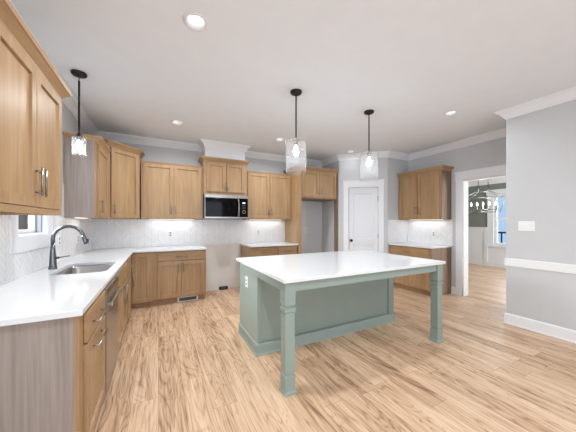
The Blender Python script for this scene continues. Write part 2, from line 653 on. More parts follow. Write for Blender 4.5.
# pantry wall: local x along the wall from A to B
PL = (B - A).length
PR = math.atan2(B.y - A.y, B.x - A.x)
def wallspace(name, m, *boxes):
    bm = bmesh.new()
    for b in boxes:
        box(bm, *b)
    bmesh.ops.transform(bm, matrix=Matrix.Translation((A.x, A.y, 0)) @ Matrix.Rotation(PR, 4, 'Z'), verts=bm.verts[:])
    return bm
DX0, DX1, DZ = 0.20, 0.84, 2.125
struct('wall_pantry', wallspace('w', 'wall', (0, DX0, 0, 0.12, 0, ZC), (DX1, PL, 0, 0.12, 0, ZC), (DX0, DX1, 0, 0.12, DZ, ZC)), 'wall')
struct('pantry_dark_backing', wallspace('w', 'dark', (0.05, PL - 0.05, 0.122, 0.16, 0, ZC)), 'dark')  # near-black sheet stands in for the unlit space behind the door
# dining room
sbox('wall_dining_far', 'green', (XD, XD + 0.15, -0.5, 3.30, 0, ZC), (XD, XD + 0.15, 4.05, 6.0, 0, ZC),
     (XD, XD + 0.15, 3.30, 4.05, 0, 0.66), (XD, XD + 0.15, 3.30, 4.05, 2.2, ZC))
sbox('wall_dining_left', 'green', (XR + 0.14, XD, 5.7, 5.85, 0, ZC))
sbox('wall_dining_right', 'green', (XR + 0.14, 6.5, -0.5, -0.35, 0, ZC), (8.1, XD, -0.5, -0.35, 0, ZC), (6.5, 8.1, -0.5, -0.35, 0, 0.7), (6.5, 8.1, -0.5, -0.35, 2.3, ZC))
sbox('added_window_5', 'trim', (6.5, 6.56, -0.47, -0.4, 0.7, 2.3), (8.04, 8.1, -0.47, -0.4, 0.7, 2.3), (7.27, 7.33, -0.47, -0.4, 0.7, 2.3), (6.56, 8.04, -0.47, -0.4, 0.7, 0.76), (6.56, 8.04, -0.47, -0.4, 2.24, 2.3))  # unseen second dining window, added only to let daylight in

# crown moulding round the room (profile: out, z)
CROWN = [(0, -0.115), (0.010, -0.115), (0.012, -0.098), (0.022, -0.092), (0.034, -0.070), (0.056, -0.042), (0.078, -0.026), (0.082, -0.016), (0.094, -0.014), (0.096, 0), (0, 0)]
bm = bmesh.new()
sweep(bm, [(XL, YR), (XL, YB), (A.x, YB), (A.x, A.y), (B.x, B.y), (XR, B.y), (XR, YJ), (XN, YJ), (XN, YR)], CROWN, ZC - 0.0005)
struct('trim_1', bm, 'trim')
# boxed chase above the microwave cabinet with its own crown
CX0, CX1, CY = 0.765, 1.52, 4.835
sbox('trim_2', 'trim', (CX0, CX1, CY, YB, 2.56, ZC))
bm = bmesh.new()
sweep(bm, [(CX0, YB - 0.1), (CX0, CY), (CX1, CY), (CX1, YB - 0.1)], CROWN, ZC - 0.001)
struct('trim_3', bm, 'trim')
# baseboards
BASE = [(0, 0), (0.021, 0), (0.021, 0.012), (0.016, 0.020), (0.015, 0.118), (0.010, 0.132), (0, 0.138)]
bm = bmesh.new(); sweep(bm, [(XN + 0.5, YJ), (XN, YJ), (XN, YR)], BASE); struct('baseboard_right', bm, 'trim')
bm = bmesh.new(); sweep(bm, [(XL, YR), (XL, 1.60)], BASE); struct('baseboard_left', bm, 'trim')
bm = bmesh.new(); sweep(bm, [(XD, 5.7), (XD, -0.35)], BASE); struct('baseboard_dining', bm, 'trim')
bm = bmesh.new(); sweep(bm, [(XR, 2.88), (XR, 2.79)], BASE); struct('baseboard_opening', bm, 'trim')
# chair rail on the near right wall
RAIL = [(0, 0), (0.010, 0), (0.014, 0.006), (0.014, 0.098), (0.010, 0.104), (0, 0.104)]
bm = bmesh.new(); sweep(bm, [(XN + 0.3, YJ), (XN, YJ), (XN, YR)], RAIL, 0.772); struct('trim_4', bm, 'trim')
# casing and jamb of the opening to the dining room
cz = 2.27
sbox('trim_5', 'trim', (XR - 0.022, XR, OY1, OY1 + 0.115, 0, OZ + 0.005), (XR - 0.022, XR, OY0 - 0.115 + 0.02, OY0, 0, OZ + 0.005),
     (XR - 0.026, XR, OY0 - 0.095, OY1 + 0.125, OZ + 0.004, cz), (XR - 0.034, XR, OY0 - 0.098, OY1 + 0.135, cz, cz + 0.018),
     (XR - 0.027, XR, OY1 - 0.0, OY1 + 0.117, 0, 0.15))
sbox('trim_6', 'trim', (XR - 0.005, XR + 0.145, OY1 - 0.016, OY1 + 0.001, 0, OZ), (XR - 0.005, XR + 0.145, OY0 - 0.001, OY0 + 0.016, 0, OZ),
     (XR - 0.005, XR + 0.145, OY0 + 0.016, OY1 - 0.016, OZ - 0.016, OZ + 0.001))
# dining wainscot, upper crown, window casing
bm = bmesh.new()
for b in ((XD - 0.012, XD, 4.22, 5.7, 0.13, 1.17), (XD - 0.012, XD, -0.35, 3.13, 0.13, 1.17), (XD - 0.012, XD, 3.13, 4.22, 0.13, 0.62),
          (XD - 0.03, XD - 0.012, 4.22, 5.7, 1.09, 1.17), (XD - 0.045, XD, 4.22, 5.7, 1.17, 1.205), (XD - 0.045, XD, -0.35, 3.13, 1.17, 1.205)):
    box(bm, *b)
for y in (4.22, 4.80, 5.38):
    box(bm, XD - 0.03, XD - 0.012, y, y + 0.09, 0.13, 1.09)
struct('trim_7', bm, 'trim')
bm = bmesh.new()
sweep(bm, [(XR + 0.14, 5.7), (XD, 5.7), (XD, -0.35), (XR + 0.14, -0.35)], [(0, -0.31), (0.018, -0.31), (0.02, -0.16), (0.04, -0.13), (0.13, -0.03), (0.15, 0), (0, 0)], ZC - 0.0005)
struct('trim_8', bm, 'trim')

# ---- window over the sink
def window_left():
    w = sbox('window_1', 'trim',
             (XL - 0.123, XL + 0.004, WY0 - 0.001, WY0 + 0.016, WZ0, WZ1), (XL - 0.123, XL + 0.004, WY1 - 0.016, WY1 + 0.001, WZ0, WZ1),
             (XL - 0.123, XL + 0.004, WY0 + 0.016, WY1 - 0.016, WZ0 - 0.001, WZ0 + 0.016), (XL - 0.123, XL + 0.004, WY0 + 0.016, WY1 - 0.016, WZ1 - 0.016, WZ1 + 0.001))
    part('window_casing', 'trim', w, (XL, XL + 0.02, WY0 - 0.10, WY0 + 0.006, WZ0 - 0.12, WZ1 + 0.1), (XL, XL + 0.02, WY1 - 0.006, WY1 + 0.11, WZ0 - 0.12, WZ1 + 0.1),
         (XL, XL + 0.02, WY0 + 0.006, WY1 - 0.006, WZ0 - 0.12, WZ0 + 0.006), (XL, XL + 0.02, WY0 + 0.006, WY1 - 0.006, WZ1 - 0.006, WZ1 + 0.1))
    f = part('window_sash', 'nickel', w, (XL - 0.10, XL - 0.07, WY0 + 0.016, WY0 + 0.05, WZ0 + 0.016, WZ1 - 0.016), (XL - 0.10, XL - 0.07, WY1 - 0.05, WY1 - 0.016, WZ0 + 0.016, WZ1 - 0.016),
             (XL - 0.10, XL - 0.07, WY0 + 0.05, WY1 - 0.05, WZ0 + 0.016, WZ0 + 0.05), (XL - 0.10, XL - 0.07, WY0 + 0.05, WY1 - 0.05, WZ1 - 0.05, WZ1 - 0.016))
    f.data.materials[0] = M['plate']
    part('window_screen_track', 'slot', w, (XL - 0.066, XL - 0.058, WY1 - 0.024, WY1 - 0.0155, WZ0 + 0.016, WZ1 - 0.016),
         (XL - 0.03, XL - 0.022, WY1 - 0.022, WY1 - 0.0155, WZ0 + 0.016, WZ1 - 0.016), (XL - 0.066, XL - 0.03, WY0 + 0.02, WY1 - 0.024, WZ0 + 0.0155, WZ0 + 0.022))
    part('pane', 'glass', w, (XL - 0.088, XL - 0.084, WY0 + 0.05, WY1 - 0.05, WZ0 + 0.05, WZ1 - 0.05))
window_left()
# ---- dining window
w = sbox('window_2', 'trim', (XD - 0.03, XD, 4.05, 4.22, 0.60, 2.34), (XD - 0.03, XD, 3.13, 3.30, 0.60, 2.34), (XD - 0.035, XD, 3.10, 4.25, 2.2, 2.36),
         (XD - 0.06, XD + 0.1, 3.10, 4.25, 0.60, 0.655))
part('window_sash', 'plate', w, (XD + 0.04, XD + 0.075, 3.30, 3.36, 0.66, 2.2), (XD + 0.04, XD + 0.075, 3.99, 4.05, 0.66, 2.2), (XD + 0.04, XD + 0.075, 3.36, 3.99, 0.66, 0.73),
     (XD + 0.04, XD + 0.075, 3.36, 3.99, 2.14, 2.2), (XD + 0.03, XD + 0.075, 3.36, 3.99, 1.44, 1.50))
part('pane', 'glass', w, (XD + 0.055, XD + 0.059, 3.36, 3.99, 0.73, 2.14))
# ---- living-room glazing behind the camera, the rear part added to let daylight in
w = sbox('added_window_3', 'trim', *[(x, x + 0.08, YR - 0.12, YR - 0.04, 0.0, 2.45) for x in (-0.9, 0.34, 1.58, 2.82)], (-0.9, 2.9, YR - 0.119, YR - 0.041, 2.37, 2.4495), (-0.9, 2.9, YR - 0.119, YR - 0.041, 0.0005, 0.08))
w = sbox('window_4', 'trim', (XL - 0.1, XL - 0.05, -2.2, -2.12, 0.4, 2.3), (XL - 0.1, XL - 0.05, -0.28, -0.2, 0.4, 2.3), (XL - 0.1, XL - 0.05, -1.24, -1.16, 0.4, 2.3),
         (XL - 0.1, XL - 0.05, -2.12, -0.28, 0.4, 0.48), (XL - 0.1, XL - 0.05, -2.12, -0.28, 2.22, 2.3))

# ---- pantry door
def pantry_door():
    mtx = Matrix.Translation((A.x, A.y, 0)) @ Matrix.Rotation(PR, 4, 'Z')
    def put(name, bm, m, parent=None):
        bmesh.ops.transform(bm, matrix=mtx, verts=bm.verts[:])
        return struct(name, bm, m, parent)
    bm = bmesh.new()
    x0, x1, z0, z1, y0, y1 = DX0 + 0.014, DX1 - 0.014, 0.008, DZ - 0.014, 0.02, 0.055
    bm.free()
    # stiles and rails around two recessed panels, one grid mesh
    xs = [x0, x0 + 0.10, x1 - 0.10, x1]
    zs = [z0, 0.24, 0.86, 0.99, z1 - 0.125, z1]
    bm = bmesh.new()
    V = {}
    for i, x in enumerate(xs):
        for j, z in enumerate(zs):
            V[i, j] = bm.verts.new((x, y0, z))
    pf = []
    for i in range(3):
        for j in range(5):
            f = bm.faces.new((V[i, j], V[i + 1, j], V[i + 1, j + 1], V[i, j + 1]))
            if i == 1 and j in (1, 3):
                pf.append(f)
    bmesh.ops.recalc_face_normals(bm, faces=bm.faces[:])
    bm.normal_update()
    for f in pf:
        bmesh.ops.inset_region(bm, faces=[f], thickness=0.012, depth=0)
        for v in f.verts:
            v.co.y += 0.012
    d = put('door_1', bm, 'door_w')
    bm = bmesh.new(); box(bm, x0, x1, y0 + 0.014, y1, z0, z1); put('door_core', bm, 'door_w', d)
    bm = bmesh.new()
    for b in ((DX0 - 0.002, x0 - 0.003, 0, 0.12, 0, DZ), (x1 + 0.003, DX1 + 0.002, 0, 0.12, 0, DZ), (DX0, DX1, 0, 0.12, z1 + 0.003, DZ + 0.002)):
        box(bm, *b)
    put('door_jamb', bm, 'trim', d)
    bm = bmesh.new()
    for b in ((DX0 - 0.10, DX0 + 0.008, -0.02, 0, 0, DZ), (DX1 - 0.008, DX1 + 0.10, -0.02, 0, 0, DZ),
              (DX0 - 0.105, DX1 + 0.105, -0.024, 0, DZ, DZ + 0.135), (DX0 - 0.112, DX1 + 0.112, -0.032, 0, DZ + 0.135, DZ + 0.15)):
        box(bm, *b)
    put('door_casing', bm, 'trim', d)
    bm = bmesh.new()
    t = bmesh.new()
    lathe(t, [(0.032, 0), (0.032, 0.006), (0.012, 0.010), (0.012, 0.03), (0.026, 0.038), (0.030, 0.052), (0.024, 0.066), (0.008, 0.070)], (0, 0, 0), 16)
    bmesh.ops.transform(t, matrix=Matrix.Translation((x0 + 0.055, y0, 0.955)) @ Matrix.Rotation(PI / 2, 4, 'X'), verts=t.verts[:])
    merge(bm, t)
    k = put('door_knob', bm, 'black', d)
    for z in (1.86, 1.06, 0.25):
        bm = bmesh.new()
        tube(bm, [(x1 + 0.004, y0 - 0.006, z - 0.05), (x1 + 0.004, y0 - 0.006, z + 0.05)], 0.006, 8)
        box(bm, x1 - 0.006, x1 + 0.014, y0 - 0.003, y0 - 0.001, z - 0.045, z + 0.045)
        if z > 1.8:
            box(bm, x1 - 0.02, x1 + 0.045, y0 - 0.02, y0 - 0.01, z + 0.04, z + 0.05)
        put('door_hinge', bm, 'black', d)
pantry_door()

# ---- backsplash tile (between worktops and wall cabinets)
TZ0, TZ1 = 0.915, 1.42
sbox('trim_9', 'tile_y', (XL, XL + 0.008, 1.60, WY0 - 0.101, TZ0, 1.404), (XL, XL + 0.008, WY0 - 0.101, WY1 + 0.111, TZ0, WZ0 - 0.121),
     (XL, XL + 0.008, WY1 + 0.111, 3.80, TZ0, 1.80), (XL, XL + 0.008, 3.80, YB, TZ0, 1.409))
sbox('trim_10', 'tile_x', (XL + 0.008, 2.575, YB - 0.008, YB, TZ0, 1.409))
sbox('trim_11', 'tile_y', (XR - 0.008, XR, 2.862, B.y, TZ0, 1.409))
sbox('trim_12', 'tile_x', (B.x + 0.02, XR - 0.008, B.y - 0.008, B.y, TZ0, 1.409))
sbox('trim_13', 'drywall', (0.755, 1.529, YB - 0.006, YB, 0.0, TZ0))

# ---------------------------------------------------------------- cabinets
def handle(parent, kind, x, z, length=0.15, y=0.0):
    bm = bmesh.new()
    h = length / 2
    s = 0.032
    if kind == 'v':
        tube(bm, [(x, y - s, z - h), (x, y - s, z + h)], 0.006, 8)
        for k in (-1, 1):
            tube(bm, [(x, y + 0.001, z + k * (h - 0.022)), (x, y - s, z + k * (h - 0.022))], 0.0045, 8)
    else:
        tube(bm, [(x - h, y - s, z), (x + h, y - s, z)], 0.006, 8)
        for k in (-1, 1):
            tube(bm, [(x + k * (h - 0.022), y + 0.001, z), (x + k * (h - 0.022), y - s, z)], 0.0045, 8)
    return obj('handle', bm, 'nickel', parent)


def fronts(t, items):
    for it in items:
        kind, x0, x1, z0, z1 = it[:5]
        bm = bmesh.new()
        if kind == 'door':
            shaker(bm, x0, x1, z0, z1)
            o = obj('door', bm, 'wood', t)
        else:
            bbox(bm, x0, x1, 0, 0.02, z0, z1, bev=0.003)
            o = obj('drawer' if kind == 'drawer' else 'false_front', bm, 'wood_h', t)
        if len(it) > 5 and it[5]:
            handle(o, *it[5])


TOPCROWN = [(0, 0), (0.006, 0), (0.010, 0.014), (0.022, 0.030), (0.042, 0.050), (0.050, 0.054), (0.054, 0.074), (0, 0.074)]


def body_shell(t, w, d, z0, z1, name='carcass', front=0.02, open_top=False):
    bm = bmesh.new()
    v = box(bm, 0, w, front, d, z0, z1)
    if open_top:
        f = [fc for fc in bm.faces if all(abs(q.co.z - z1) < 1e-6 for q in fc.verts)][0]
        bmesh.ops.inset_region(bm, faces=[f], thickness=0.018)
        for q in f.verts:
            q.co.z = z0 + 0.02
    return obj(name, bm, 'wood', t)


def toe(t, w, d, x0=0.0):
    return part('toe_kick', 'wood', t, (x0, w, 0.095, d, 0.0, 0.10))


def crown(t, w, d, z, left=True, right=True, prof=TOPCROWN, y0=0.018, dl=None, dr=None):
    bm = bmesh.new()
    path = []
    if left:
        path.append((0, dl if dl is not None else d))
    path += [(0, y0), (w, y0)]
    if right:
        path.append((w, dr if dr is not None else d))
    sweep(bm, path, prof, z)
    # lid closing the top
    return obj('crown_moulding', bm, 'wood_h', t)


BD = 0.595     # right and back walls     # base cabinet depth
# --- left run, fronts face +X (local x runs away from the camera)
FX = -0.341
R90 = PI / 2
t = thing('base_cabinet', 'maple base cabinet with drawer over pull-out door at the near end of the left worktop', 'cabinet', (FX, 1.655, 0), R90)
body_shell(t, 0.60, 0.632, 0.10, 0.882)
toe(t, 0.60, BD)
part('end_panel', 'panel', t, (-0.012, 0, 0.0405, 0.632, 0.0, 0.882))
part('face_stile', 'wood', t, (-0.012, 0.0, 0.0205, 0.040, 0.0, 0.882))
t.children[-2]['label'] = 'grey-brown veneer end panel'
fronts(t, [('drawer', 0.065, 0.585, 0.70, 0.862, ('h', 0.30, 0.775, 0.27)), ('door', 0.065, 0.585, 0.112, 0.688, ('h', 0.30, 0.63, 0.27))])

# dishwasher
t = thing('dishwasher', 'built-in stainless dishwasher under the worktop beside the sink cabinet', 'dishwasher', (FX, 2.259, 0), R90)
part('tub', 'slots', t, (0.004, 0.602, 0.03, 0.57, 0.09, 0.64))
dr = part('door', 'steel', t, (0.006, 0.60, -0.004, 0.028, 0.10, 0.868), bev=0.004)
bm = bmesh.new()
bbox(bm, 0.06, 0.545, -0.034, -0.018, 0.716, 0.744, bev=0.005, seg=2)
for x in (0.09, 0.515):
    box(bm, x - 0.012, x + 0.012, -0.02, -0.0035, 0.722, 0.738)
obj('handle', bm, 'steel', dr)
part('control_strip', 'steel_d', dr, (0.02, 0.586, -0.0055, -0.0035, 0.815, 0.855))
part('toe_plate', 'black', t, (0.01, 0.596, 0.06, 0.075, 0.0, 0.095))

# sink base
t = thing('base_cabinet', 'maple sink base cabinet with two doors, under the steel sink', 'cabinet', (FX, 2.866, 0), R90)
part('face_frame', 'wood', t, (0, 0.90, 0.02, 0.04, 0.10, 0.882))
part('cabinet_side', 'wood', t, (0, 0.018, 0.0405, 0.632, 0.10, 0.64))
part('cabinet_side', 'wood', t, (0.882, 0.90, 0.0405, 0.632, 0.10, 0.882))
part('cabinet_floor', 'wood', t, (0.0185, 0.8815, 0.0405, 0.632, 0.10, 0.118))
toe(t, 0.90, BD)
fronts(t, [('false', 0.03, 0.87, 0.70, 0.862), ('door', 0.03, 0.447, 0.112, 0.688, ('v', 0.405, 0.56, 0.19)), ('door', 0.453, 0.87, 0.112, 0.688, ('v', 0.495, 0.56, 0.19))])
# narrow drawer base
t = thing('base_cabinet', 'narrow maple base cabinet with drawer over door, between sink cabinet and corner', 'cabinet', (FX, 3.769, 0), R90)
body_shell(t, 0.42, 0.632, 0.10, 0.882)
toe(t, 0.42, BD)
fronts(t, [('drawer', 0.02, 0.40, 0.70, 0.862, ('h', 0.21, 0.775, 0.14)), ('door', 0.02, 0.40, 0.112, 0.688, ('v', 0.36, 0.56, 0.16))])
# corner base: L-shaped, one leaf on each side of the inside corner
YF = 4.585      # front plane of back-wall fronts
t = thing('corner_base_cabinet', 'maple corner base cabinet with a folding door in the angle of the worktop', 'cabinet', (XL + 0.003, 4.191, 0))
bm = bmesh.new()
cx = -0.392 - (XL + 0.003)
cyy = YF + 0.02 - 4.191
L = [(0, 0), (cx, 0), (cx, cyy), (cx + 0.32, cyy), (cx + 0.32, YB - 4.191 - 0.010), (0, YB - 4.191 - 0.010)]
slab(bm, L, [], 0.10, 0.882)
obj('carcass', bm, 'wood', t)
bm = bmesh.new()
L = [(0, 0), (cx - 0.075, 0), (cx - 0.075, cyy + 0.075), (cx + 0.32, cyy + 0.075), (cx + 0.32, YB - 4.191 - 0.01), (0, YB - 4.191 - 0.01)]
slab(bm, L, [], 0.0, 0.0995)
obj('toe_kick', bm, 'wood', t)
bm = bmesh.new()
shaker(bm, 0.03, 0.375, 0.112, 0.862)
bmesh.ops.transform(bm, matrix=Matrix.Translation((-0.372 - (XL + 0.003), 0, 0)) @ Matrix.Rotation(R90, 4, 'Z'), verts=bm.verts[:])
obj('door', bm, 'wood', t)
bm = bmesh.new()
shaker(bm, cx + 0.024, cx + 0.29, 0.09, 0.862, y=YF - 4.191)
d = obj('door', bm, 'wood', t)
handle(d, 'v', cx + 0.05, 0.46, 0.21, YF - 4.191)

# --- back run
x0 = -0.372 - 0.02 + 0.322
t = thing('base_cabinet', 'maple base cabinet with wide drawer over two doors, left of the range gap', 'cabinet', (x0, YF, 0))
W_ = 0.742 - x0
body_shell(t, W_, BD, 0.10, 0.882)
toe(t, W_, BD)
fronts(t, [('drawer', 0.058, W_ - 0.03, 0.722, 0.862, ('h', 0.43, 0.79, 0.18)),
           ('door', 0.058, 0.408, 0.112, 0.704, ('v', 0.375, 0.60, 0.15)), ('door', 0.414, W_ - 0.03, 0.112, 0.704, ('v', 0.447, 0.60, 0.15))])
BX0, BX1 = 1.540, 2.574
t = thing('base_cabinet', 'maple base cabinet with a row of two drawers, right of the range gap', 'cabinet', (BX0, YF, 0))
W_ = BX1 - BX0
body_shell(t, W_, BD, 0.10, 0.882)
toe(t, W_, BD)
sm = 2.114 - BX0
fronts(t, [('drawer', 0.05, sm - 0.02, 0.70, 0.858, ('h', 0.30, 0.785, 0.15)), ('drawer', sm + 0.02, W_ - 0.02, 0.70, 0.858, ('h', 0.80, 0.785, 0.15)),
           ('door', 0.05, sm - 0.02, 0.112, 0.688, ('v', sm - 0.06, 0.60, 0.15)), ('door', sm + 0.02, W_ - 0.02, 0.112, 0.688, ('v', sm + 0.06, 0.60, 0.15))])

# --- right wall base (fronts face -X; local x runs toward the camera)
RFX = 4.358
t = thing('base_cabinet', 'maple base cabinet with wide drawer over two doors, against the right wall', 'cabinet', (RFX, B.y - 0.012, 0), -R90)
W_ = B.y - 0.012 - 2.895
body_shell(t, W_, 0.618, 0.10, 0.882)
toe(t, W_, 0.60)
e = part('end_panel', 'panel_b', t, (W_, W_ + 0.012, 0.022, 0.618, 0.0, 0.882))
e['label'] = 'brown veneer end panel'
fronts(t, [('drawer', 0.04, W_ - 0.03, 0.70, 0.858, ('h', W_ / 2, 0.785, 0.16)),
           ('door', 0.04, W_ / 2 - 0.003, 0.112, 0.688, ('v', W_ / 2 - 0.04, 0.60, 0.15)), ('door', W_ / 2 + 0.003, W_ - 0.03, 0.112, 0.688, ('v', W_ / 2 + 0.04, 0.60, 0.15))])

# --- wall cabinets
UX = -0.649
UD = 0.327
LRAIL = [(0, 0), (0.006, 0), (0.006, 0.038), (0, 0.038)]
GW = 'wall cabinets'
t = thing('wall_cabinet', 'large maple wall cabinet nearest the camera at upper left, over the sink worktop', 'cabinet', (UX, 1.565, 1.405), R90)
body_shell(t, 0.928, UD, 0.036, 0.90)
part('light_rail', 'wood_h', t, (0, 0.928, 0.004, 0.024, 0.0, 0.0365), (0.908, 0.928, 0.024, UD, 0.0, 0.0365))
crown(t, 0.928, UD, 0.878, True, True, prof=[(0, 0), (0.010, 0), (0.014, 0.016), (0.030, 0.034), (0.050, 0.054), (0.058, 0.058), (0.062, 0.082), (0, 0.082)])
fronts(t, [('door', 0.025, 0.474, 0.040, 0.872, ('v', 0.452, 0.19, 0.17)), ('door', 0.482, 0.918, 0.040, 0.872, ('v', 0.512, 0.19, 0.17))])

t = thing('wall_cabinet', 'maple wall cabinet with a greyish end panel, beyond the sink window', 'cabinet', (UX, 3.812, 1.412), R90)
body_shell(t, 0.64, UD, 0.0, 0.93)
e = part('end_panel', 'panel', t, (-0.012, 0, 0.045, UD, 0.0, 0.93))
e['label'] = 'greyish brown veneer end panel'
part('face_stile', 'wood', t, (-0.012, 0, 0.0205, 0.0445, 0.0, 0.93))
crown(t, 0.63, UD, 0.912, True, False)
fronts(t, [('door', 0.02, 0.61, 0.012, 0.90, ('v', 0.06, 0.14, 0.16))])
# diagonal corner wall cabinet
DA = Vector((UX - 0.004, 4.466)); DB = Vector((-0.262, 4.866 - 0.006))
dl = (DB - DA).length
da = math.atan2(DB.y - DA.y, DB.x - DA.x)
t = thing('corner_wall_cabinet', 'tall diagonal maple corner wall cabinet, one door with raised crown', 'cabinet', (DA.x, DA.y, 1.412), da)
def inv(p):
    v = Matrix.Rotation(-da, 2) @ (Vector(p) - DA)
    return (v.x, v.y)
bm = bmesh.new()
foot = [(0, 0.02), (dl, 0.02), inv((DB.x - 0.002, YB - 0.010)), inv((XL + 0.010, YB - 0.010)), inv((XL + 0.010, DA.y + 0.004))]
n_ = Vector((math.sin(da), -math.cos(da)))
slab(bm, foot, [], 0.0, 1.07)
obj('carcass', bm, 'wood', t)
bm = bmesh.new()
sweep(bm, [inv((XL + 0.012, DA.y + 0.02)), (0, 0.018), (dl, 0.018), inv((DB.x - 0.004, YB - 0.012))], TOPCROWN, 1.066)
obj('crown_moulding', bm, 'wood_h', t)
fronts(t, [('door', 0.055, dl - 0.035, 0.012, 1.05, ('v', 0.085, 0.14, 0.15))])

# back wall uppers
UY = 4.864
FLATTOP = [(0, 0), (0.008, 0), (0.012, 0.012), (0.016, 0.024), (0, 0.024)]
UB, UT = 1.412, 2.365
def upper(label, xa, xb, y, z0, z1, doors, prof, left, right, name='wall_cabinet', depth=None):
    d = depth or (YB - 0.010 - y)
    t = thing(name, label, 'cabinet', (xa, y, z0))
    h = z1 - z0
    w = xb - xa
    body_shell(t, w, d, 0.0, h)
    crown(t, w, d, h - 0.004, left, right, prof, dl=d if d < 0.5 else 0.5, dr=d)
    fronts(t, doors(w, h))
    return t
upper('maple two-door wall cabinet between the corner cabinet and the microwave', -0.256, 0.733, UY, UB, UT,
      lambda w, h: [('door', 0.03, w / 2 - 0.007, 0.018, h - 0.012, ('v', w / 2 - 0.035, 0.16, 0.15)), ('door', w / 2 + 0.007, w - 0.03, 0.018, h - 0.012, ('v', w / 2 + 0.035, 0.16, 0.15))], FLATTOP, False, False)
upper('small maple two-door cabinet mounted above the microwave, crowned', 0.736, 1.558, 4.80, 1.875, 2.485,
      lambda w, h: [('door', 0.05, w / 2 - 0.006, 0.05, h - 0.02, ('v', w / 2 - 0.03, 0.15, 0.14)), ('door', w / 2 + 0.006, w - 0.055, 0.05, h - 0.02, ('v', w / 2 + 0.03, 0.15, 0.14))], TOPCROWN, True, True)
upper('maple two-door wall cabinet between the microwave and the fridge alcove', 1.561, 2.573, UY, UB, UT,
      lambda w, h: [('door', 0.03, w / 2 - 0.007, 0.018, h - 0.012, ('v', w / 2 - 0.035, 0.16, 0.15)), ('door', w / 2 + 0.007, w - 0.03, 0.018, h - 0.012, ('v', w / 2 + 0.035, 0.16, 0.15))], FLATTOP, False, False)

# fridge surround: two tall panels and the cabinet between them
FY = 4.56
t = thing('fridge_enclosure', 'tall maple fridge surround with two-door cabinet over an empty alcove', 'cabinet', (2.577, FY, 0))
W_ = 3.592 - 2.577
FD = YB - FY - 0.003
part('side_panel', 'wood', t, (0, 0.02, 0.0, FD, 0, 2.46), (0.02, 0.075, 0.0, 0.02, 0, 2.46))
e = part('side_panel', 'panel_b', t, (W_ - 0.02, W_, 0.0, 0.11, 0, 2.46))
e['label'] = 'darker brown right panel'
part('upper_box', 'wood', t, (0.0205, W_ - 0.0205, 0.0205, FD, 1.875, 2.46))
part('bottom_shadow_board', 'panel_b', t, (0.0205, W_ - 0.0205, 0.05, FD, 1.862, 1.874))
crown(t, W_, FD, 2.456, True, False, dl=FD)
fronts(t, [('door', 0.09, W_ / 2 + 0.008, 1.90, 2.445, ('v', W_ / 2 - 0.02, 2.03, 0.14)), ('door', W_ / 2 + 0.014, W_ - 0.04, 1.90, 2.445, ('v', W_ / 2 + 0.045, 2.03, 0.14))])

# right wall upper
t = thing('wall_cabinet', 'maple two-door wall cabinet alone on the right wall, with brown end panel', 'cabinet', (4.648, B.y - 0.012, UB), -R90)
W_ = B.y - 0.012 - 2.893
body_shell(t, W_, 0.322, 0.0, 0.93)
e = part('end_panel', 'panel_b', t, (W_, W_ + 0.012, 0.022, 0.322, 0, 0.93))
e['label'] = 'brown veneer end panel'
crown(t, W_ + 0.012, 0.322, 0.915, False, True)
fronts(t, [('door', 0.03, W_ * 0.49 - 0.006, 0.015, 0.912, ('v', W_ * 0.49 - 0.035, 0.18, 0.15)), ('door', W_ * 0.49 + 0.006, W_ - 0.02, 0.015, 0.912, ('v', W_ * 0.49 + 0.035, 0.18, 0.15))])

# ---------------------------------------------------------------- worktops
def top_obj(outline, holes, z0, z1, name, label):
    bm = bmesh.new()
    slab(bm, outline, holes, z0, z1)
    o = obj(name, bm, 'quartz')
    b = o.modifiers.new('soft_edge', 'BEVEL')
    b.width = 0.003; b.segments = 2; b.limit_method = 'ANGLE'; b.angle_limit = math.radians(50)
    return tag(o, label, 'countertop')
SX0, SX1, SY0, SY1 = -0.825, -0.415, 2.755, 3.48
CT0, CT1 = 0.884, 0.914
top_obj([(XL + 0.003, 1.600), (-0.339, 1.600), (-0.339, 4.557), (0.752, 4.557), (0.752, YB - 0.003), (XL + 0.003, YB - 0.003)],
        [rrect(SX0, SX1, SY0, SY1, 0.065)], CT0, CT1, 'countertop', 'glossy white quartz worktop along the left and back walls, holding the sink')
top_obj([(1.530, 4.557), (2.574, 4.557), (2.574, YB - 0.009), (1.530, YB - 0.009)], [], CT0, CT1, 'countertop', 'short white quartz worktop between range gap and fridge surround')
top_obj([(4.328, 2.862), (XR - 0.009, 2.862), (XR - 0.009, B.y - 0.009), (4.341, B.y - 0.009)], [], CT0, CT1, 'countertop', 'short white quartz worktop against the right wall')
IX0, IX1, IY0, IY1 = 0.854, 2.893, 1.735, 3.084
top_obj(rrect(IX0, IX1, IY0, IY1, 0.008, 2), [], CT0, CT1, 'countertop', 'large white quartz slab on the sage green island')

# ---------------------------------------------------------------- island
BXa, BXb, BYa, BYb = 0.895, 2.872, 2.432, 3.055
t = thing('kitchen_island', 'sage green kitchen island with two square corner posts on the wood floor', 'kitchen island', ((BXa + BXb) / 2, (BYa + BYb) / 2, 0))
ox, oy = t.location.x, t.location.y
def ib(x0, x1, y0, y1, z0, z1):
    return (x0 - ox, x1 - ox, y0 - oy, y1 - oy, z0, z1)
part('body', 'sage', t, ib(BXa + 0.012, BXb - 0.012, BYa + 0.014, BYb, 0.0, 0.882))
part('side_panel', 'sage', t, ib(BXa, BXa + 0.0115, BYa + 0.014, BYb, 0.0, 0.882))
part('side_panel', 'sage', t, ib(BXb - 0.0115, BXb, BYa + 0.014, BYb, 0.0, 0.882))
part('corner_stile', 'sage', t, ib(BXa, BXa + 0.035, BYa, BYa + 0.0135, 0.0, 0.882))
part('corner_stile', 'sage', t, ib(BXb - 0.10, BXb, BYa, BYa + 0.0135, 0.0, 0.882))
bm = bmesh.new()
